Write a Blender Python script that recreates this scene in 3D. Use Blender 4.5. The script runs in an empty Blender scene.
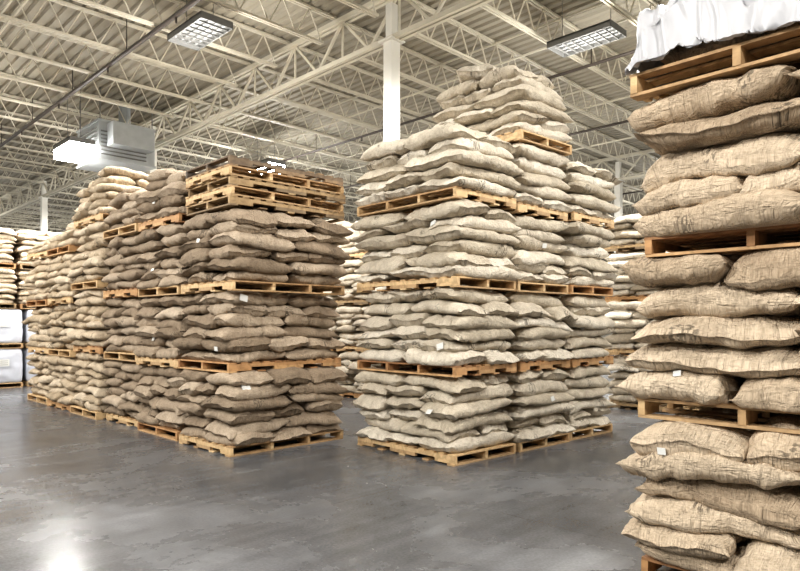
import bpy, math, random
import numpy as np
from mathutils import Vector, Matrix, noise
from mathutils.bvhtree import BVHTree
random.seed(7)
S = bpy.context.scene
COL = S.collection

# ------------------------------------------------------------ materials
def new_mat(name):
    m = bpy.data.materials.new(name); m.use_nodes = True
    nt = m.node_tree; b = nt.nodes['Principled BSDF']
    return m, nt, b
def N(nt, t, **kw):
    n = nt.nodes.new(t)
    for k, v in kw.items():
        if k in n.inputs: n.inputs[k].default_value = v
        else: setattr(n, k, v)
    return n
def ramp(nt, stops):
    r = nt.nodes.new('ShaderNodeValToRGB')
    e = r.color_ramp.elements
    while len(e) < len(stops): e.new(0.5)
    for i, (p, c) in enumerate(stops):
        e[i].position = p; e[i].color = (*c, 1)
    return r
def mixc(nt, bt='MIX', f=0.5):
    n = nt.nodes.new('ShaderNodeMix'); n.data_type = 'RGBA'; n.blend_type = bt
    n.inputs[0].default_value = f
    return n
def s2l(r, g, b):
    f = lambda c: ((c/255+0.055)/1.055)**2.4 if c/255 > 0.04045 else c/255/12.92
    return (f(r), f(g), f(b))

def burlap(name, dark, mid, light, bump=0.5):
    m, nt, b = new_mat(name); L = nt.links
    geo = N(nt, 'ShaderNodeNewGeometry')
    r = ramp(nt, [(0, dark), (0.5, mid), (1, light)])
    L.new(geo.outputs['Random Per Island'], r.inputs[0])
    uv = N(nt, 'ShaderNodeUVMap')
    mp1 = N(nt, 'ShaderNodeMapping'); mp1.inputs['Scale'].default_value = (24, 220, 1)
    mp2 = N(nt, 'ShaderNodeMapping'); mp2.inputs['Scale'].default_value = (220, 24, 1)
    n1 = N(nt, 'ShaderNodeTexNoise', Scale=1.0, Detail=2.0); n2 = N(nt, 'ShaderNodeTexNoise', Scale=1.0, Detail=2.0)
    for mp, n in ((mp1, n1), (mp2, n2)):
        L.new(uv.outputs[0], mp.inputs[0]); L.new(mp.outputs[0], n.inputs['Vector'])
    add = N(nt, 'ShaderNodeMath', operation='ADD'); L.new(n1.outputs[0], add.inputs[0]); L.new(n2.outputs[0], add.inputs[1])
    rr = ramp(nt, [(0.36, (.66, .64, .61)), (0.58, (1.0, 1.0, 1.0))])
    hal = N(nt, 'ShaderNodeMath', operation='MULTIPLY'); hal.inputs[1].default_value = .5
    L.new(add.outputs[0], hal.inputs[0]); L.new(hal.outputs[0], rr.inputs[0])
    m1 = mixc(nt, 'MULTIPLY', .85); L.new(r.outputs[0], m1.inputs[6]); L.new(rr.outputs[0], m1.inputs[7])
    big = N(nt, 'ShaderNodeTexNoise', Scale=5.0, Detail=4.0); L.new(uv.outputs[0], big.inputs['Vector'])
    rb = ramp(nt, [(0.3, (.82, .80, .78)), (0.65, (1.06, 1.05, 1.04))]); L.new(big.outputs[0], rb.inputs[0])
    m2 = mixc(nt, 'MULTIPLY', 1.0); L.new(m1.outputs[2], m2.inputs[6]); L.new(rb.outputs[0], m2.inputs[7])
    st = N(nt, 'ShaderNodeTexNoise', Scale=2.6, Detail=1.0); L.new(uv.outputs[0], st.inputs['Vector'])
    s1 = ramp(nt, [(.66, (0, 0, 0)), (.68, (1, 1, 1))]); L.new(st.outputs[0], s1.inputs[0])
    mp3 = N(nt, 'ShaderNodeMapping'); mp3.inputs['Scale'].default_value = (60, 25, 1); L.new(uv.outputs[0], mp3.inputs[0])
    sn = N(nt, 'ShaderNodeTexNoise', Scale=1.0, Detail=1.0); L.new(mp3.outputs[0], sn.inputs['Vector'])
    s2 = ramp(nt, [(.50, (0, 0, 0)), (.54, (.6, .6, .6))]); L.new(sn.outputs[0], s2.inputs[0])
    sm = N(nt, 'ShaderNodeMath', operation='MULTIPLY'); L.new(s1.outputs[0], sm.inputs[0]); L.new(s2.outputs[0], sm.inputs[1])
    m3 = mixc(nt, 'MIX'); L.new(sm.outputs[0], m3.inputs[0]); L.new(m2.outputs[2], m3.inputs[6]); m3.inputs[7].default_value = (*s2l(70, 66, 58), 1)
    L.new(m3.outputs[2], b.inputs['Base Color'])
    b.inputs['Roughness'].default_value = .93
    b.inputs['Specular IOR Level'].default_value = .15
    cr = []
    for sc in ((5, 26, 1), (24, 6, 1)):
        mp = N(nt, 'ShaderNodeMapping'); mp.inputs['Scale'].default_value = sc; L.new(uv.outputs[0], mp.inputs[0])
        nn = N(nt, 'ShaderNodeTexNoise', Scale=1.0, Detail=3.0, Distortion=1.4); L.new(mp.outputs[0], nn.inputs['Vector'])
        pp = N(nt, 'ShaderNodeMath', operation='SUBTRACT'); pp.inputs[1].default_value = .5; L.new(nn.outputs[0], pp.inputs[0])
        ab = N(nt, 'ShaderNodeMath', operation='ABSOLUTE'); L.new(pp.outputs[0], ab.inputs[0]); cr.append(ab)
    ca = N(nt, 'ShaderNodeMath', operation='ADD'); L.new(cr[0].outputs[0], ca.inputs[0]); L.new(cr[1].outputs[0], ca.inputs[1])
    lump = N(nt, 'ShaderNodeTexNoise', Scale=13.0, Detail=3.0, Distortion=.6); L.new(uv.outputs[0], lump.inputs['Vector'])
    la = N(nt, 'ShaderNodeMath', operation='ADD'); L.new(ca.outputs[0], la.inputs[0]); L.new(lump.outputs[0], la.inputs[1])
    bp0 = N(nt, 'ShaderNodeBump', Strength=bump, Distance=.05); L.new(la.outputs[0], bp0.inputs['Height'])
    bp = N(nt, 'ShaderNodeBump', Strength=bump, Distance=.004); L.new(add.outputs[0], bp.inputs['Height'])
    L.new(bp0.outputs[0], bp.inputs['Normal']); L.new(bp.outputs[0], b.inputs['Normal'])
    return m
M_BROWN = burlap('burlap_brown', s2l(150,135,117), s2l(178,162,143), s2l(203,188,169), .75)
M_MID = burlap('burlap_tan', s2l(184,168,145), s2l(207,191,168), s2l(222,208,187), .75)
M_LIGHT = burlap('burlap_pale', s2l(207,197,179), s2l(227,218,202), s2l(242,235,221), .75)
M_NEAR = burlap('burlap_natural', s2l(180,162,140), s2l(206,188,165), s2l(224,208,186), .85)

def wood(name, stops):
    m, nt, b = new_mat(name); L = nt.links
    geo = N(nt, 'ShaderNodeNewGeometry'); r = ramp(nt, stops)
    L.new(geo.outputs['Random Per Island'], r.inputs[0])
    tc = N(nt, 'ShaderNodeTexCoord')
    n = N(nt, 'ShaderNodeTexNoise', Scale=9.0, Detail=6.0, Distortion=1.2); L.new(tc.outputs['Object'], n.inputs['Vector'])
    rr = ramp(nt, [(.3, (.55, .52, .50)), (.6, (1, 1, 1))]); L.new(n.outputs[0], rr.inputs[0])
    mx = mixc(nt, 'MULTIPLY', .85); L.new(r.outputs[0], mx.inputs[6]); L.new(rr.outputs[0], mx.inputs[7])
    L.new(mx.outputs[2], b.inputs['Base Color']); b.inputs['Roughness'].default_value = .75
    bp = N(nt, 'ShaderNodeBump', Strength=.3, Distance=.005); L.new(n.outputs[0], bp.inputs['Height']); L.new(bp.outputs[0], b.inputs['Normal'])
    return m
M_WOOD = wood('pine_pallet_wood', [(0, s2l(176,144,106)), (.4, s2l(206,174,130)), (.8, s2l(220,194,152)), (1, s2l(160,126,90))])
M_WOODO = wood('orange_pallet_wood', [(0, s2l(158,118,82)), (.5, s2l(186,144,100)), (1, s2l(204,168,124))])
M_WOODD = wood('weathered_pallet_wood', [(0, s2l(122,102,78)), (.4, s2l(162,136,100)), (.8, s2l(186,160,122)), (1, s2l(98,86,72))])
M_WOODB = wood('dark_weathered_pallet_wood', [(0, s2l(80,74,70)), (.5, s2l(118,102,84)), (1, s2l(154,130,100))])

def plain(name, col, rough=.6, metal=0, noise_s=None, amt=.25):
    m, nt, b = new_mat(name)
    b.inputs['Roughness'].default_value = rough; b.inputs['Metallic'].default_value = metal
    n = N(nt, 'ShaderNodeTexNoise', Scale=noise_s or 3.0, Detail=4.0)
    tc = N(nt, 'ShaderNodeTexCoord'); nt.links.new(tc.outputs['Object'], n.inputs['Vector'])
    r = ramp(nt, [(.3, tuple(c*(1-amt) for c in col)), (.7, col)]); nt.links.new(n.outputs[0], r.inputs[0])
    nt.links.new(r.outputs[0], b.inputs['Base Color'])
    return m
M_STEEL = plain('painted_steel_white', s2l(222,220,212), .5, 0, 2, .08)
M_JOIST = plain('painted_steel_joist', s2l(206,200,184), .6, 0, 2, .12)
M_PIPE = plain('pipe_dark', s2l(72,64,58), .5, 0, 2, .2)
M_DECK = plain('ceiling_deck_paint', s2l(160,154,140), .7, 0, .6, .12)
M_WALL = plain('wall_paint', s2l(170,167,158), .8, 0, .5, .1)
M_GALV = plain('galvanised_sheet', s2l(176,180,182), .4, .3, 4, .15)
M_TAG = plain('paper_tag', s2l(220,220,216), .7, 0, 20, .03)
M_PLAST = plain('white_poly_sheet', s2l(188,188,191), .4, 0, 4, .06)
M_BULK = plain('white_woven_bag', s2l(196,199,208), .6, 0, 6, .1)
M_GREY = plain('fixture_grey', s2l(120,120,118), .5, .2, 4, .1)

def emis(name, col, st, base=.3):
    m, nt, b = new_mat(name)
    b.inputs['Emission Color'].default_value = (*col, 1); b.inputs['Emission Strength'].default_value = st
    b.inputs['Base Color'].default_value = (base, base, base, 1)
    return m
M_TUBE = emis('fluorescent_tube', (1, .98, .93), .12)
M_TUBEB = emis('fluorescent_tube_bright', (1, .99, .96), 60)

def floor_mat():
    m, nt, b = new_mat('polished_concrete'); L = nt.links
    tc = N(nt, 'ShaderNodeTexCoord')
    n1 = N(nt, 'ShaderNodeTexNoise', Scale=.6, Detail=9.0, Roughness=.65, Distortion=.3); L.new(tc.outputs['Object'], n1.inputs['Vector'])
    r1 = ramp(nt, [(.32, s2l(82,83,85)), (.52, s2l(99,100,102)), (.72, s2l(128,129,132))]); L.new(n1.outputs[0], r1.inputs[0])
    n2 = N(nt, 'ShaderNodeTexNoise', Scale=3.0, Detail=6.0, Roughness=.6); L.new(tc.outputs['Object'], n2.inputs['Vector'])
    r2 = ramp(nt, [(.3, (.84, .84, .85)), (.75, (1.2, 1.2, 1.2))]); L.new(n2.outputs[0], r2.inputs[0])
    mx = mixc(nt, 'MULTIPLY', .8); L.new(r1.outputs[0], mx.inputs[6]); L.new(r2.outputs[0], mx.inputs[7])
    mp = N(nt, 'ShaderNodeMapping'); mp.inputs['Scale'].default_value = (.25, 6.0, 1); mp.inputs['Rotation'].default_value = (0, 0, .12)
    L.new(tc.outputs['Object'], mp.inputs[0])
    n4 = N(nt, 'ShaderNodeTexNoise', Scale=1.2, Detail=3.0, Distortion=.2); L.new(mp.outputs[0], n4.inputs['Vector'])
    r4 = ramp(nt, [(.4, (.92, .92, .92)), (.7, (1.14, 1.14, 1.14))]); L.new(n4.outputs[0], r4.inputs[0])
    mx4 = mixc(nt, 'MULTIPLY', 1); L.new(mx.outputs[2], mx4.inputs[6]); L.new(r4.outputs[0], mx4.inputs[7])
    n3 = N(nt, 'ShaderNodeTexNoise', Scale=45.0, Detail=4.0); L.new(tc.outputs['Object'], n3.inputs['Vector'])
    r3 = ramp(nt, [(.3, (.78, .78, .78)), (.7, (1.16, 1.16, 1.16))]); L.new(n3.outputs[0], r3.inputs[0])
    mx2 = mixc(nt, 'MULTIPLY', 1); L.new(mx4.outputs[2], mx2.inputs[6]); L.new(r3.outputs[0], mx2.inputs[7])
    sx = N(nt, 'ShaderNodeSeparateXYZ'); L.new(tc.outputs['Object'], sx.inputs[0])
    outs = []
    for ax in (0, 1):
        md = N(nt, 'ShaderNodeMath', operation='PINGPONG'); md.inputs[1].default_value = 2.3
        L.new(sx.outputs[ax], md.inputs[0])
        lt = N(nt, 'ShaderNodeMath', operation='LESS_THAN'); lt.inputs[1].default_value = .005; L.new(md.outputs[0], lt.inputs[0]); outs.append(lt)
    mxm = N(nt, 'ShaderNodeMath', operation='MAXIMUM'); L.new(outs[0].outputs[0], mxm.inputs[0]); L.new(outs[1].outputs[0], mxm.inputs[1])
    mm = N(nt, 'ShaderNodeMath', operation='MULTIPLY'); mm.inputs[1].default_value = .4; L.new(mxm.outputs[0], mm.inputs[0])
    mx3 = mixc(nt, 'MIX'); L.new(mm.outputs[0], mx3.inputs[0]); L.new(mx2.outputs[2], mx3.inputs[6]); mx3.inputs[7].default_value = (.04, .04, .045, 1)
    L.new(mx3.outputs[2], b.inputs['Base Color'])
    rg = ramp(nt, [(.3, (.18, .18, .18)), (.7, (.34, .34, .34))]); L.new(n1.outputs[0], rg.inputs[0]); L.new(rg.outputs[0], b.inputs['Roughness'])
    b.inputs['Specular IOR Level'].default_value = .45
    bp = N(nt, 'ShaderNodeBump', Strength=.05, Distance=.01); L.new(n3.outputs[0], bp.inputs['Height']); L.new(bp.outputs[0], b.inputs['Normal'])
    return m
M_FLOOR = floor_mat()

# ------------------------------------------------------------ mesh helpers
class MB:
    def __init__(s): s.v = []; s.f = []; s.m = []
    def box(s, c, d, mi=0, M=None):
        i = len(s.v); x, y, z = d[0]/2, d[1]/2, d[2]/2
        for sx, sy, sz in ((-1,-1,-1),(1,-1,-1),(1,1,-1),(-1,1,-1),(-1,-1,1),(1,-1,1),(1,1,1),(-1,1,1)):
            p = Vector((sx*x, sy*y, sz*z))
            if M: p = M @ p
            s.v.append((p.x+c[0], p.y+c[1], p.z+c[2]))
        for q in ((0,3,2,1),(4,5,6,7),(0,1,5,4),(1,2,6,5),(2,3,7,6),(3,0,4,7)):
            s.f.append(tuple(i+k for k in q)); s.m.append(mi)
    def bar(s, p, q, w, mi=0, h=None):
        p = Vector(p); q = Vector(q); d = q-p
        R = d.to_track_quat('X', 'Z').to_matrix()
        s.box((p+q)/2, (d.length, w, h or w), mi, R)
    def cyl(s, p, q, r, mi=0, n=8):
        p = Vector(p); q = Vector(q); R = (q-p).to_track_quat('Z', 'Y').to_matrix(); i = len(s.v)
        for e in (p, q):
            for k in range(n):
                a = 2*math.pi*k/n; s.v.append(tuple(e + R @ Vector((r*math.cos(a), r*math.sin(a), 0))))
        for k in range(n):
            s.f.append((i+k, i+(k+1)%n, i+n+(k+1)%n, i+n+k)); s.m.append(mi)
        s.f.append(tuple(i+n-1-k for k in range(n))); s.m.append(mi)
        s.f.append(tuple(i+n+k for k in range(n))); s.m.append(mi)
    def obj(s, name, mats, parent=None, smooth=False):
        me = bpy.data.meshes.new(name); me.from_pydata(s.v, [], s.f)
        for m in mats: me.materials.append(m)
        me.polygons.foreach_set('material_index', s.m)
        if smooth: me.polygons.foreach_set('use_smooth', [True]*len(s.f))
        me.update()
        o = bpy.data.objects.new(name, me); COL.objects.link(o)
        if parent: o.parent = parent
        return o
def empty(name, loc=(0,0,0), rz=0):
    e = bpy.data.objects.new(name, None); e.location = loc; e.rotation_euler = (0, 0, rz); e.empty_display_size = .2
    COL.objects.link(e); return e

# ------------------------------------------------------------ sacks
def sack_grid(nu, nv):
    s = np.linspace(-1, 1, nu); t = np.linspace(-1, 1, nv)
    f = lambda a: .35*a+.65*np.sin(a*np.pi/2)
    U, V = np.meshgrid(f(s), f(t), indexing='ij')
    idx_t = np.arange(nu*nv).reshape(nu, nv)
    idx_b = idx_t.copy(); k = nu*nv
    inner = np.zeros((nu, nv), bool); inner[1:-1, 1:-1] = True
    idx_b[inner] = k+np.arange(inner.sum())
    ft = np.stack([idx_t[:-1,:-1], idx_t[1:,:-1], idx_t[1:,1:], idx_t[:-1,1:]], -1).reshape(-1, 4)
    fb = np.stack([idx_b[:-1,:-1], idx_b[:-1,1:], idx_b[1:,1:], idx_b[1:,:-1]], -1).reshape(-1, 4)
    return U, V, inner, np.concatenate([ft, fb])
GR = {}
def sack(L, W, T, rng, nu, nv):
    if (nu, nv) not in GR: GR[(nu, nv)] = sack_grid(nu, nv)
    U, V, inner, F = GR[(nu, nv)]
    a, b = np.abs(U), np.abs(V)
    p, q = rng.uniform(5, 8), rng.uniform(3.8, 6)
    full = 1+rng.uniform(-.13, .13)*U+rng.uniform(-.10, .10)*V
    hem = nu >= 26
    a2 = np.clip(a*(1.04 if hem else 1), 0, 1)
    t = np.clip(1-a2**p, 0, 1)**.5*np.clip(1-b**q, 0, 1)**.5
    ear = rng.uniform(-.06, .05, 4)
    E = np.zeros_like(U)
    for k, (sx, sy) in enumerate(((1,1),(1,-1),(-1,1),(-1,-1))):
        E += ear[k]*np.clip(U*sx, 0, 1)**5*np.clip(V*sy, 0, 1)**5
    pin = rng.uniform(-.01, .03); pin2 = rng.uniform(.02, .07)
    ph = rng.uniform(0, 6.3, 6)
    X = L/2*U*(1-pin*np.cos(V*np.pi/2)+E+.014*np.sin(3*V+ph[0]))
    if hem: X = X*1.02
    Y = W/2*V*(1+.04*np.sin(2.6*U+ph[1])+E - pin2*a**5*(1-b))
    Y = Y + .016*np.sin(2.0*U+ph[2])
    lump = np.zeros_like(U)
    for _ in range(4):
        th = rng.uniform(0, 6.28); fr = rng.uniform(6, 14); phx = rng.uniform(0, 6.28)
        lump += np.sin((X*np.cos(th)+Y*np.sin(th))*fr+phx)
    wr = np.zeros_like(U)
    for _ in range(5):
        th = rng.uniform(0, 6.28); fr = rng.uniform(14, 30); phx = rng.uniform(0, 6.28)
        wr += 1-2*np.abs(np.sin((X*np.cos(th)+Y*np.sin(th))*fr*.6+phx+1.5*np.sin(X*9+phx)))
    gather = a**3*np.sin(V*rng.uniform(8, 13)+ph[3])
    gat2 = b**3*np.sin(U*rng.uniform(9, 17)+ph[4])
    h = T/2*t*full+(.003 if hem else 0)*(b < .999)
    zt = h*(1+.11*lump/2)+t*(.0048*wr+.014*gather+.010*gat2)
    zb = -h*(1+.10*lump/2)-t*(.0048*wr[::-1, ::-1]-.014*gather+.010*gat2)
    rim = .015*np.sin(U*rng.uniform(2, 5)+ph[5])+.015*np.sin(V*rng.uniform(2, 4)+ph[0])
    frill = (a2 > .999)*.005*np.sin(V*rng.uniform(10, 16)+ph[2]) if hem else 0
    bend = rng.uniform(-.012, .028)*(-(U**2))+rng.uniform(-.010, .018)*(-(V**2))
    zt = zt+rim*(1-t)+rim*.4+bend+frill; zb = zb+rim*(1-t)+rim*.4+bend+frill
    X = X+.006*wr*a**2; Y = Y+.006*wr*b**2
    P = np.concatenate([np.stack([X, Y, zt], -1).reshape(-1, 3), np.stack([X[inner], Y[inner], zb[inner]], -1)])
    off = rng.uniform(0, 20, 2)
    UVt = np.stack([U*L/2+off[0], V*W/2+off[1]], -1)
    dz = np.concatenate([np.abs(zt).ravel(), -np.abs(zb[inner])])
    UVv = np.concatenate([UVt.reshape(-1, 2), UVt[inner]])
    sg = np.concatenate([(np.sign(U)*a**4).ravel(), (np.sign(U)*a**4)[inner]]); sh = np.concatenate([(np.sign(V)*b**4).ravel(), (np.sign(V)*b**4)[inner]])
    UVv = UVv+np.stack([-sg*dz, -sh*dz], -1)
    return P, F, UVv

def make_load(name, hx, hy, z0, z1, nl, pats, rng, res, mat, parent, over=.05, top_drop=None, droop=.045, mound=0, under=.045):
    nu, nv = res; Ps, Fs, Us = [], [], []; nvt = 0
    pitch = (z1-z0)/nl
    lean = rng.normal(0, .014, 2)
    for l in range(nl):
        nx, ny = pats[(l+rng.integers(0, 2)) % len(pats)] if rng.random() < .3 else pats[l % len(pats)]
        lo = rng.uniform(-under, over)
        shr = 1 - mound*(l/nl)**1.5
        HX, HY = (hx+lo)*shr, (hy+lo)*shr
        cx, cy = 2*HX/nx, 2*HY/ny
        lx, ly = rng.normal(0, .012, 2)+lean*l*.5
        for i in range(nx):
            for j in range(ny):
                if top_drop and l == nl-1 and rng.random() < top_drop: continue
                px = -HX+cx*(i+.5)+rng.normal(0, .02)+lx; py = -HY+cy*(j+.5)+rng.normal(0, .02)+ly
                pz = z0+pitch*(l+.5)+rng.normal(0, .008)
                T = pitch*rng.uniform(1.14, 1.34)
                if cx >= cy: P, F, UV = sack(cx*rng.uniform(.97, 1.05), cy*rng.uniform(.98, 1.07), T, rng, nu, nv); yaw = 0
                else: P, F, UV = sack(cy*rng.uniform(.97, 1.05), cx*rng.uniform(.98, 1.07), T, rng, nu, nv); yaw = math.pi/2
                if rng.random() < .5: yaw += math.pi
                yaw += rng.normal(0, .055)
                tx, ty = rng.normal(0, .032), rng.normal(0, .03)
                c, s_ = math.cos(yaw), math.sin(yaw)
                z = P[:, 2]+P[:, 0]*tx+P[:, 1]*ty
                x = c*P[:, 0]-s_*P[:, 1]+px; y = s_*P[:, 0]+c*P[:, 1]+py
                dx = np.clip((np.abs(x)/hx-.70)/.35, 0, 1.2); dy = np.clip((np.abs(y)/hy-.74)/.3, 0, 1.2)
                k = droop*rng.uniform(.2, 1.2)
                z = z+pz-k*np.minimum(dx*dx+dy*dy, 1.5)*(1 if l else .35)
                if l == 0: z = np.maximum(z, z0-.006)
                Ps.append(np.stack([x, y, z], -1)); Fs.append(F+nvt); Us.append(UV); nvt += len(P)
    P = np.concatenate(Ps); F = np.concatenate(Fs); U = np.concatenate(Us)
    me = bpy.data.meshes.new(name)
    me.vertices.add(len(P)); me.vertices.foreach_set('co', P.astype(np.float32).ravel())
    me.loops.add(F.size); me.loops.foreach_set('vertex_index', F.ravel().astype(np.int32))
    me.polygons.add(len(F)); me.polygons.foreach_set('loop_start', np.arange(0, F.size, 4, dtype=np.int32))
    me.polygons.foreach_set('loop_total', np.full(len(F), 4, dtype=np.int32))
    me.polygons.foreach_set('use_smooth', np.ones(len(F), bool))
    uvl = me.uv_layers.new(name='UVMap'); uvl.data.foreach_set('uv', U[F.ravel()].astype(np.float32).ravel())
    me.materials.append(mat); me.update(); me.validate()
    o = bpy.data.objects.new(name, me); COL.objects.link(o); o.parent = parent
    return o, P, F

def pallet_mesh(X, Y, mat, rng, strings='y', H=.13):
    b = MB(); t = .02
    sw = strings == 'y'
    LX, LY = (X, Y) if sw else (Y, X)
    def bx(c, d):
        if not sw: c = (c[1], c[0], c[2]); d = (d[1], d[0], d[2])
        b.box(c, d)
    ns = 4 if LX > 1.5 else 3
    hs = H-2*t
    for i in range(ns):
        x = -LX/2+.025+(LX-.05)*i/(ns-1)
        bx((x, 0, t+hs*.75), (.045, LY, hs*.5))
        for fy, w in ((-.5+.09, .18), (0, .26), (.5-.09, .18)):
            bx((x, fy*LY, t+hs*.25), (.045, LY*w, hs*.5))
    nb = max(5, int(LY/.16))
    for i in range(nb):
        y = -LY/2+.055+(LY-.11)*i/(nb-1)
        bx((rng.normal(0, .004), y, H-t/2), (LX, .10+rng.uniform(-.01, .01), t-.001))
    n = 4 if LY < 1.5 else 5
    for i in range(n):
        y = -LY/2+.06+(LY-.12)*i/(n-1)
        bx((rng.normal(0, .004), y, t/2), (LX, .11, t-.001))
    return b

SEED = [0]
def unit(name, cx, cy, z, X, Y, H, nl, pats, mat, res=(18, 13), rz=0, wood=None, strings='y', jit=.02, over=.04, top_drop=None, tags=(), mound=0, sackname='sacks', under=.045):
    SEED[0] += 1; rng = np.random.default_rng(100+SEED[0])
    wood = wood or [M_WOOD, M_WOODO, M_WOOD, M_WOODD][rng.integers(0, 4)]
    e = empty(name, (cx+rng.normal(0, jit), cy+rng.normal(0, jit), z), rz+rng.normal(0, .01))
    pallet_mesh(X-.02, Y-.02, wood, rng, strings).obj('pallet', [wood], e)
    o, P, F = make_load(sackname, X/2-.01, Y/2-.01, .13, H, nl, pats, rng, res, mat, e, over, top_drop, mound=mound, under=under)
    if tags:
        bvh = BVHTree.FromPolygons([tuple(p) for p in P], [tuple(int(i) for i in f) for f in F])
        tb = MB()
        for (side, u, h, w) in tags:
            if side == 'x': org, d = Vector((-X, u*Y/2, h)), Vector((1, 0, 0))
            else: org, d = Vector((u*X/2, -Y, h)), Vector((0, 1, 0))
            loc, nor, idx, dist = bvh.ray_cast(org, d)
            if loc is None: continue
            if nor.dot(d) > 0: nor = -nor
            nor = (nor*.6 - d*.4).normalized()
            R = nor.to_track_quat('Z', 'Y').to_matrix()
            tb.box(loc+nor*.012, (w, w*.8, .003), 0, R @ Matrix.Rotation(rng.uniform(-.4, .4), 3, 'Z'))
        if tb.v: tb.obj('shipping_tags', [M_TAG], e)
    return e

NAME = 'pallet_of_burlap_sacks'
PL = [(3, 2), (2, 2), (3, 2), (2, 2), (2, 3)]
cols = [[1.04, 1.04, 1.06], [1.03, 1.05, 1.02, .93], [1.06, 1.04, 1.02, .84], [1.14, 1.15, 1.17, 1.0], [1.03, 1.03, .98, .62], [1.04, 1.0, 1.02, .5]]
pb = 1.45
for ci, hs in enumerate(cols):
    z = 0; yc = 7.12+.72+pb*ci
    for k, h in enumerate(hs):
        nl = max(3, round((h-.13)/.152))
        tg = []
        if ci == 0 and k == 0: tg = [('y', -.78, .86, .11)]
        if ci == 0 and k == 1: tg = [('y', -.75, .95, .11), ('x', -.5, .3, .07)]
        if ci == 0 and k == 2: tg = [('x', .3, .7, .07)]
        if ci == 1: tg = [('x', .3, .4, .07)]
        unit(NAME, 5.08+(0.02*((ci*7+k*3) % 3-1)), yc, z, 1.86, 1.38, h, nl, PL[k % 2:]+PL[:k % 2], M_BROWN if ci < 3 else M_MID,
             res=(28, 19) if ci < 2 else (18, 14), strings='x' if (ci+k) % 2 else 'y', tags=tg,
             top_drop=.3 if (k == len(hs)-1 and ci > 0) else None, mound=.25 if (k == 3) else 0, over=.05,
             wood=M_WOODO if (ci+k) % 3 == 1 else M_WOOD)
        z += h
z = 3.17
rng = np.random.default_rng(5)
for k in range(5):
    m = [M_WOODD, M_WOOD, M_WOODD, M_WOOD, M_WOODB][k]
    o = pallet_mesh(1.86, 1.2, m, rng, 'y' if k % 2 else 'x', .126).obj('wooden_pallet', [m])
    o.location = (5.14+rng.normal(0, .025), 7.84+rng.normal(0, .02), z); o.rotation_euler = (0, 0, rng.normal(-.01, .022)); z += .1275

RC = math.radians(-2.5); C0 = Vector((5.69, 4.79))
def cpos(a, b):
    return (C0.x+a*math.cos(RC)-b*math.sin(RC), C0.y+a*math.sin(RC)+b*math.cos(RC))
PC = [(1, 3), (2, 2), (1, 3), (1, 2)]
ccols = [[1.04, 1.05, 1.04, .92], [1.04, 1.04, 1.03, .93, 1.08], [1.04, 1.05, 1.04, .88]]
for ci, hs in enumerate(ccols):
    z = 0
    for k, h in enumerate(hs):
        x, y = cpos(.60+1.22*ci, .93)
        if k == 4: x, y = cpos(.60+1.22*ci, .88)
        tg = []
        if ci == 0: tg = [[('x', -.6, .6, .09)], [('x', -.7, .35, .10)], [('x', -.5, .8, .09)], []][k]
        if ci == 2 and k == 1: tg = [('y', -.3, .55, .08)]
        if ci == 1 and k in (0, 2): tg = [('y', .1, .65, .08)]
        nl = max(4, round((h-.13)/.148))
        unit(NAME, x, y, z, 1.17, 1.84, h, nl, PC[k % 2:]+PC[:k % 2], M_LIGHT, res=(28, 20), rz=RC, strings='x' if k % 2 else 'y',
             tags=tg, top_drop=None if ci < 2 else (.2 if k == 3 else None), mound=.22 if k == 4 else 0, jit=.012, over=.045,
             wood=M_WOODO if (k == 1 or (ci == 2 and k == 2)) else M_WOOD)
        z += h
def loose(x, y, z, rz, tx, mat, L=.9, W=.6):
    SEED[0] += 1; rng = np.random.default_rng(900+SEED[0])
    e = empty('burlap_sack', (x, y, z), rz); e.rotation_euler = (tx, 0, rz)
    make_load('sack_body', L/2, W/2, 0, .17, 1, [(1, 1)], rng, (28, 20), mat, e, 0)
x, y = cpos(1.8, 1.1); loose(x, y, 5.165, .4, .10, M_LIGHT)

PR = [(2, 2), (2, 3), (2, 2), (1, 2)]
z = 0
for k, h in enumerate([1.04, 1.05, 1.05]):
    tg = [[('x', .8, .86, .055)], [('x', .7, .3, .05)], []][k]
    unit(NAME, 4.08+.62, 1.86-.95, z, 1.24, 1.9, h, [6, 5, 5][k], PR[k % 2:]+PR[:k % 2], M_NEAR, res=(56, 40), strings='x', tags=tg, jit=.01, over=.10, under=-.02,
         wood=[M_WOODO, M_WOOD, M_WOODO][k])
    unit(NAME, 4.08+.62+1.36, 1.86-.95, z, 1.24, 1.9, h, 5, PR, M_NEAR, res=(14, 10), strings='x', jit=.01)
    z += h
z += .01
rngp = np.random.default_rng(3)
pl = empty('plastic_covered_pallet_load', (4.08+.60, 1.86-.93, z), -.02)
pallet_mesh(1.28, 1.94, M_WOOD, rngp, 'x', .15).obj('pallet', [M_WOOD], pl)
make_load('sacks', .52, .82, .15, .42, 2, [(2, 2), (1, 2)], rngp, (16, 12), M_NEAR, pl, 0, droop=.02)
n = 170; v = []; f = []
def ridged(p, s):
    return 1-abs(noise.noise(p*s))*2
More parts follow.
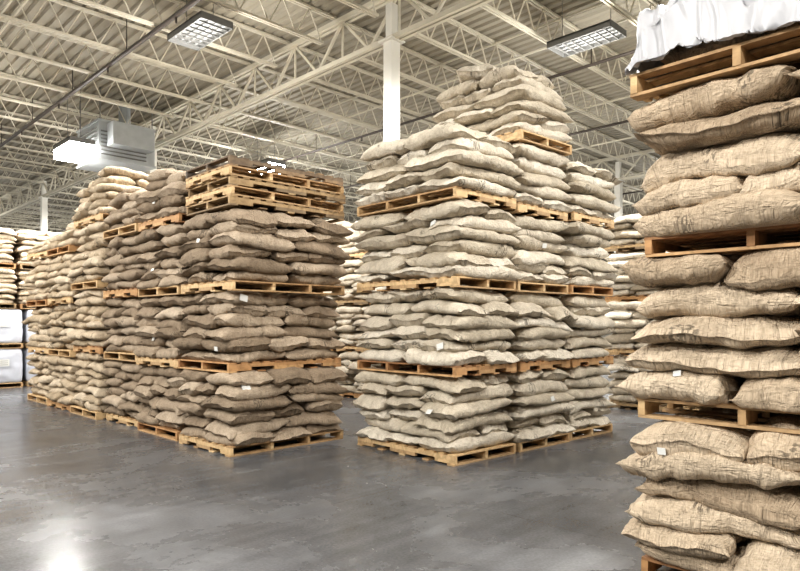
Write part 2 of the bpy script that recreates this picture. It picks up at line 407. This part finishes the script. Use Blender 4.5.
for i in range(n+1):
    for j in range(n+1):
        u, w = -1+2*i/n, -1+2*j/n
        x, y = u*.74, w*1.07
        r = max(abs(x)/.62, abs(y)/.93)
        zz = .60 - .24*min(1, max(0, (r-.3)/.65))**1.3
        over_ = max(0, r-.98)/.2
        zz -= .30*min(1, over_*1.6)
        p = Vector((x*3, y*3, .3))
        q = p+Vector((noise.noise(p*1.2), noise.noise(p*1.2+Vector((5, 5, 5))), 0))*1.1
        cr = ridged(q, .8)*.11+ridged(q+Vector((3, 1, 2)), 2.0)*.08+ridged(q+Vector((1, 8, 2)), 4.3)*.045
        k = 1-.45*min(1, over_)
        fl = (.06*noise.noise(Vector((x*6, y*6, 4)))+.05*ridged(Vector((x*4, y*4, 1)), 2.2))
        s = 1-.11*min(1, over_)
        ox = fl*min(1, max(0, r-.8)*6)
        sgx = 1 if abs(x)/.62 >= abs(y)/.93 else 0
        rag = .10*noise.noise(Vector((x*2.2, y*2.2, 30)))*min(1, over_)
        v.append((x*s+(ox if x > 0 else -ox)*sgx, y*s+(ox if y > 0 else -ox)*(1-sgx), max(.156, zz+cr*k)+max(0, rag)))
for i in range(n):
    for j in range(n):
        a = i*(n+1)+j; f.append((a, a+n+1, a+n+2, a+1))
me = bpy.data.meshes.new('plastic_sheet'); me.from_pydata(v, [], f); me.materials.append(M_PLAST)
me.polygons.foreach_set('use_smooth', [True]*len(f)); o = bpy.data.objects.new('plastic_sheet', me); COL.objects.link(o); o.parent = pl

def bgstack(x, y, X, Y, hs, mat, pats=((1, 3), (2, 2)), res=(12, 9), top=.2):
    z = 0
    for k, h in enumerate(hs):
        unit(NAME, x, y, z, X, Y, h, max(3, round((h-.13)/.15)), list(pats), mat, res=res, top_drop=top if k == len(hs)-1 else None)
        z += h
for i in range(3):
    bgstack(10.0, 10.6+1.95*i, 1.25, 1.85, [1.04, 1.04, 1.04, 1.0], M_LIGHT)
for i in range(4):
    bgstack(12.5+1.3*i, 5.25, 1.2, 1.85, [1.04, 1.04, 1.0, .7], M_LIGHT, res=(14, 10))
    if i < 2: bgstack(12.5+1.3*i, 3.25, 1.2, 1.85, [1.04, 1.04, 1.0, .9], M_LIGHT, res=(14, 10))
def bulk_bag(x, y, z):
    SEED[0] += 1
    rng = np.random.default_rng(SEED[0])
    e = empty('white_bulk_bag_on_pallet', (x, y, z))
    pallet_mesh(1.2, 1.2, M_WOOD, rng).obj('pallet', [M_WOOD], e)
    n = 16; b = MB(); vs = {}
    def vid(p):
        key = tuple(round(c, 4) for c in p)
        if key not in vs:
            q = Vector(p); L4 = (abs(q.x)**20+abs(q.y)**20+abs(q.z)**20)**(1/20)
            q = q/L4
            bul = 1+.025*math.cos(q.z*1.4)
            w = .02*noise.noise(Vector((q.x*3+x, q.y*3, q.z*3+z)))
            vs[key] = len(b.v); b.v.append((q.x*.59*bul+w, q.y*.59*bul+w, .13+.445+q.z*.445))
        return vs[key]
    for ax in range(3):
        for sg in (-1, 1):
            for i in range(n):
                for j in range(n):
                    q = []
                    for di, dj in ((0, 0), (1, 0), (1, 1), (0, 1)):
                        p = [0, 0, 0]; p[ax] = sg; p[(ax+1) % 3] = -1+2*(i+di)/n; p[(ax+2) % 3] = -1+2*(j+dj)/n; q.append(vid(p))
                    b.f.append(tuple(q if sg > 0 else q[::-1])); b.m.append(0)
    b.obj('bag', [M_BULK], e, True)
    lb = MB()
    for lx_ in (-.3, .15):
        lb.box((lx_, -.635, .66), (.24, .004, .18), 0)
        for k in range(3): lb.box((lx_, -.638, .61+.05*k), (.18, .003, .010), 1)
    for sx in (-1, 1):
        lb.bar((sx*.48, -.5, .98), (sx*.48, -.30, 1.01), .05, 0, .01)
    lb.obj('label_and_loops', [M_TAG, M_GREY], e)
for i in range(5):
    for k in range(2): bulk_bag(.42+1.3*i, 19.6, 1.03*k)
for i in range(4):
    bz = 2.07
    for k in range(2):
        unit(NAME, .8+1.6*i, 19.65, bz, 1.5, 1.3, 1.05, 7, [(2, 2), (3, 2)], M_MID, res=(12, 9)); bz += 1.05
for i in range(4):
    bgstack(.8+1.6*i, 21.8, 1.5, 1.9, [1.04, 1.04, 1.04, 1.0], M_MID, pats=((2, 2), (3, 2)), res=(10, 8))

# ------------------------------------------------------------ shell
x0, x1, y0, y1 = -12, 50, -12, 50
DECK = 7.95
b = MB(); b.box(((x0+x1)/2, (y0+y1)/2, -.05), (x1-x0, y1-y0, .1)); b.obj('floor', [M_FLOOR])
b = MB(); b.box(((x0+x1)/2, y1+.1, 4.2), (x1-x0+.4, .2, 8.4)); b.obj('wall_back_left', [M_WALL])
b = MB(); b.box((x1+.1, (y0+y1)/2, 4.2), (.2, y1-y0, 8.4)); b.obj('wall_back_right', [M_WALL])
b = MB(); b.box(((x0+x1)/2, y0-.1, 4.2), (x1-x0+.4, .2, 8.4)); b.obj('wall_front_right', [M_WALL])
b = MB(); b.box((x0-.1, (y0+y1)/2, 4.2), (.2, y1-y0, 8.4)); b.obj('wall_front_left', [M_WALL])
v = []; f = []; px = x0; prof = []
while px < x1:
    prof += [(px, DECK), (px+.12, DECK), (px+.15, DECK+.05), (px+.21, DECK+.05), (px+.24, DECK)]; px += .24
for x, zz in prof: v += [(x, y0, zz), (x, y1, zz)]
for i in range(len(prof)-1): f.append((2*i, 2*i+1, 2*i+3, 2*i+2))
me = bpy.data.meshes.new('ceiling'); me.from_pydata(v, [], f); me.materials.append(M_DECK)
o = bpy.data.objects.new('ceiling', me); COL.objects.link(o)

JT, JB = DECK-.02, 7.30
GIRD = [-5.6, 8.38, 22.4, 36.4]
b = MB()
yy = -6.0; spans = list(zip([x0]+GIRD, GIRD+[x1]))
while yy < 49:
    for (xa, xb) in spans:
        xa2, xb2 = xa+.05, xb-.05
        for dy in (-.035, .035):
            b.box(((xa2+xb2)/2, yy+dy, JT-.02), (xb2-xa2, .045, .04))
            b.box(((xa2+xb2)/2, yy+dy, JB), (xb2-xa2-.7, .04, .045))
        n = int((xb2-xa2-.7)/.62); st = (xb2-xa2-.7)/n
        for i in range(n):
            xs = xa2+.35+i*st
            b.bar((xs, yy, JB), (xs+st/2, yy, JT-.03), .022); b.bar((xs+st/2, yy, JT-.03), (xs+st, yy, JB), .022)
    yy += 1.62
b.obj('roof_joists', [M_JOIST])
b = MB(); GT, GB = 7.86, 6.95
for xg in GIRD:
    for dx in (-.06, .06):
        b.box((xg+dx, (y0+y1)/2, GT-.04), (.07, y1-y0, .09)); b.box((xg+dx, (y0+y1)/2, GB+.04), (.07, y1-y0, .09))
    n = int((y1-y0)/1.62); st = (y1-y0)/n
    for i in range(n):
        ys = y0+i*st
        b.bar((xg, ys, GB+.04), (xg, ys+st/2, GT-.04), .05); b.bar((xg, ys+st/2, GT-.04), (xg, ys+st, GB+.04), .05)
        b.bar((xg, ys+st/2, GT-.04), (xg, ys+st/2, GB+.04), .035)
b.obj('roof_girders', [M_JOIST])
b = MB()
for xg in (-2, 1.5, 3.3, 11.4, 15.3, 18.7, 25.4, 29, 32.4):
    b.box((xg, 19, JB+.03), (.035, 60, .035)); b.box((xg+.1, 19, JT-.07), (.035, 60, .035))
b.obj('joist_bridging', [M_JOIST])
b = MB()
for xg, r in ((5.30, .045), (12.6, .035), (16.8, .035), (26, .035)):
    b.cyl((xg, -8, 7.22), (xg, 49.5, 7.22), r)
    for k in range(17): b.cyl((xg, -6+3.2*k, 7.22), (xg, -6+3.2*k, 7.9), .012, 0, 6); b.cyl((xg, -5+3.2*k, 7.22), (xg, -5+3.2*k, 7.08), .02, 0, 6)
b.obj('sprinkler_pipes', [M_PIPE])
for (cx, cy) in [(8.38, 8.6), (8.38, 19.0), (8.38, 29.4), (8.38, 39.8), (22.4, 11), (22.4, 21.4), (22.4, 31.8), (36.4, 11), (36.4, 25), (-5.6, 8.6), (-5.6, 19)]:
    b = MB(); b.box((0, 0, 3.5), (.22, .22, 7.0)); b.box((0, 0, .012), (.4, .4, .024)); b.box((0, 0, 7.25), (.16, .16, .8)); b.box((0, 0, 6.95), (.36, .36, .03))
    for sx in (-1, 1):
        for sy in (-1, 1): b.cyl((sx*.15, sy*.15, .02), (sx*.15, sy*.15, .06), .015)
    o = b.obj('steel_column', [M_STEEL]); o.location = (cx, cy, 0)

# ------------------------------------------------------------ light fixtures
PW = 1.2
def fixture(x, y, z, bright=False, power=420, rz=0):
    e = empty('high_bay_light', (x, y, z), rz)
    b = MB()
    b.box((0, 0, .07), (.62, 1.3, .03))
    for sx in (-1, 1): b.box((sx*.30, 0, .02), (.02, 1.3, .12))
    for sy in (-1, 1): b.box((0, sy*.645, .02), (.62, .015, .12))
    if not bright:
        for k in range(-3, 4): b.box((0, k*.17, -.03), (.6, .014, .03))
    b.cyl((0, -.5, .08), (0, -.5, DECK-z-.02), .008); b.cyl((0, .5, .08), (0, .5, DECK-z-.02), .008)
    b.obj('housing', [M_GREY], e)
    t = MB()
    if bright: t.box((0, 0, -.15), (.60, 1.26, .26))
    else:
        for k in range(4): t.cyl((-.21+.14*k, -.6, .03), (-.21+.14*k, .6, .03), .018, 0, 10)
    t.obj('lens' if bright else 'tubes', [M_TUBEB if bright else M_TUBE], e)
    ld = bpy.data.lights.new('lamp', 'SPOT'); ld.energy = power*1.9*PW; ld.shadow_soft_size = .3; ld.color = (1, .98, .94)
    ld.spot_size = math.radians(172); ld.spot_blend = .35
    lo = bpy.data.objects.new('lamp', ld); COL.objects.link(lo); lo.parent = e; lo.location = (0, 0, -.32 if bright else -.25)
    ld = bpy.data.lights.new('lamp_spill', 'POINT'); ld.energy = power*.27*PW; ld.shadow_soft_size = .3; ld.color = (1, .975, .925)
    lo = bpy.data.objects.new('lamp_spill', ld); COL.objects.link(lo); lo.parent = e; lo.location = (0, 0, -.75)
FX = [(5.7, 10.9), (11, 6.05), (-1.6, 5.2), (.4, 15.75), (5.7, 1.2), (16.3, 10.9), (16.3, 1.2), (11, -3.6), (.4, -3.6), (-4.9, 1.2), (-4.9, 10.9),
      (-4.9, 20.6), (16.3, 20.6), (.4, 31), (11, 26.5), (21.6, 6), (27.6, 12), (21.6, 16), (16.3, 32), (27.6, 24), (5.7, 36), (35.6, 8), (35.6, 20), (24, 36), (11.9, 42), (35.6, 36), (0, 42)]
for (x, y) in FX: fixture(x, y, 7.0, False, (330 if (x, y) == (5.7, 1.2) else 540) if x < 20 and y < 24 else 650)
fixture(5.85, 18.0, 6.35, True, 330); fixture(11.5, 17.6, 6.75, True, 450)

e = empty('hanging_air_handler', (7.05, 18.3, 6.55))
b = MB()
b.box((0, 0, 0), (1.5, 1.6, .95)); b.box((0, 0, .5), (1.56, 1.66, .05)); b.box((0, 0, -.5), (1.56, 1.66, .05))
b.box((0, -1.0, .12), (1.1, .5, .6))
for k in range(7): b.box((-.1, -.82, -.36+.1*k-.02), (1.2, .05, .03), 1, Matrix.Rotation(.5, 3, 'X')); b.box((-.74, 0, -.4+.12*k), (.05, 1.3, .03), 1, Matrix.Rotation(.5, 3, 'Y'))
for sx in (-1, 1):
    for sy in (-1, 1): b.cyl((sx*.7, sy*.75, .5), (sx*.7, sy*.75, DECK-6.55-.02), .015, 1)
b.cyl((.4, .4, .5), (.4, .4, DECK-6.55-.02), .16, 0, 16)
b.obj('casing', [M_GALV, M_GREY], e)

w = bpy.data.worlds.new('world'); S.world = w; w.use_nodes = True
w.node_tree.nodes['Background'].inputs[0].default_value = (.9, .95, 1, 1); w.node_tree.nodes['Background'].inputs[1].default_value = .3
cd = bpy.data.cameras.new('camera'); cam = bpy.data.objects.new('camera', cd); COL.objects.link(cam)
cam.location = (0, 0, 1.65); cam.rotation_euler = (math.pi/2, 0, -math.pi/4)
cd.sensor_width = 36; cd.lens = 28.8; cd.shift_y = .049; cd.clip_end = 200
S.camera = cam
S.view_settings.view_transform = 'Standard'
try: S.view_settings.look = 'Medium High Contrast'
except Exception: S.view_settings.look = 'None'
S.view_settings.exposure = 0.05
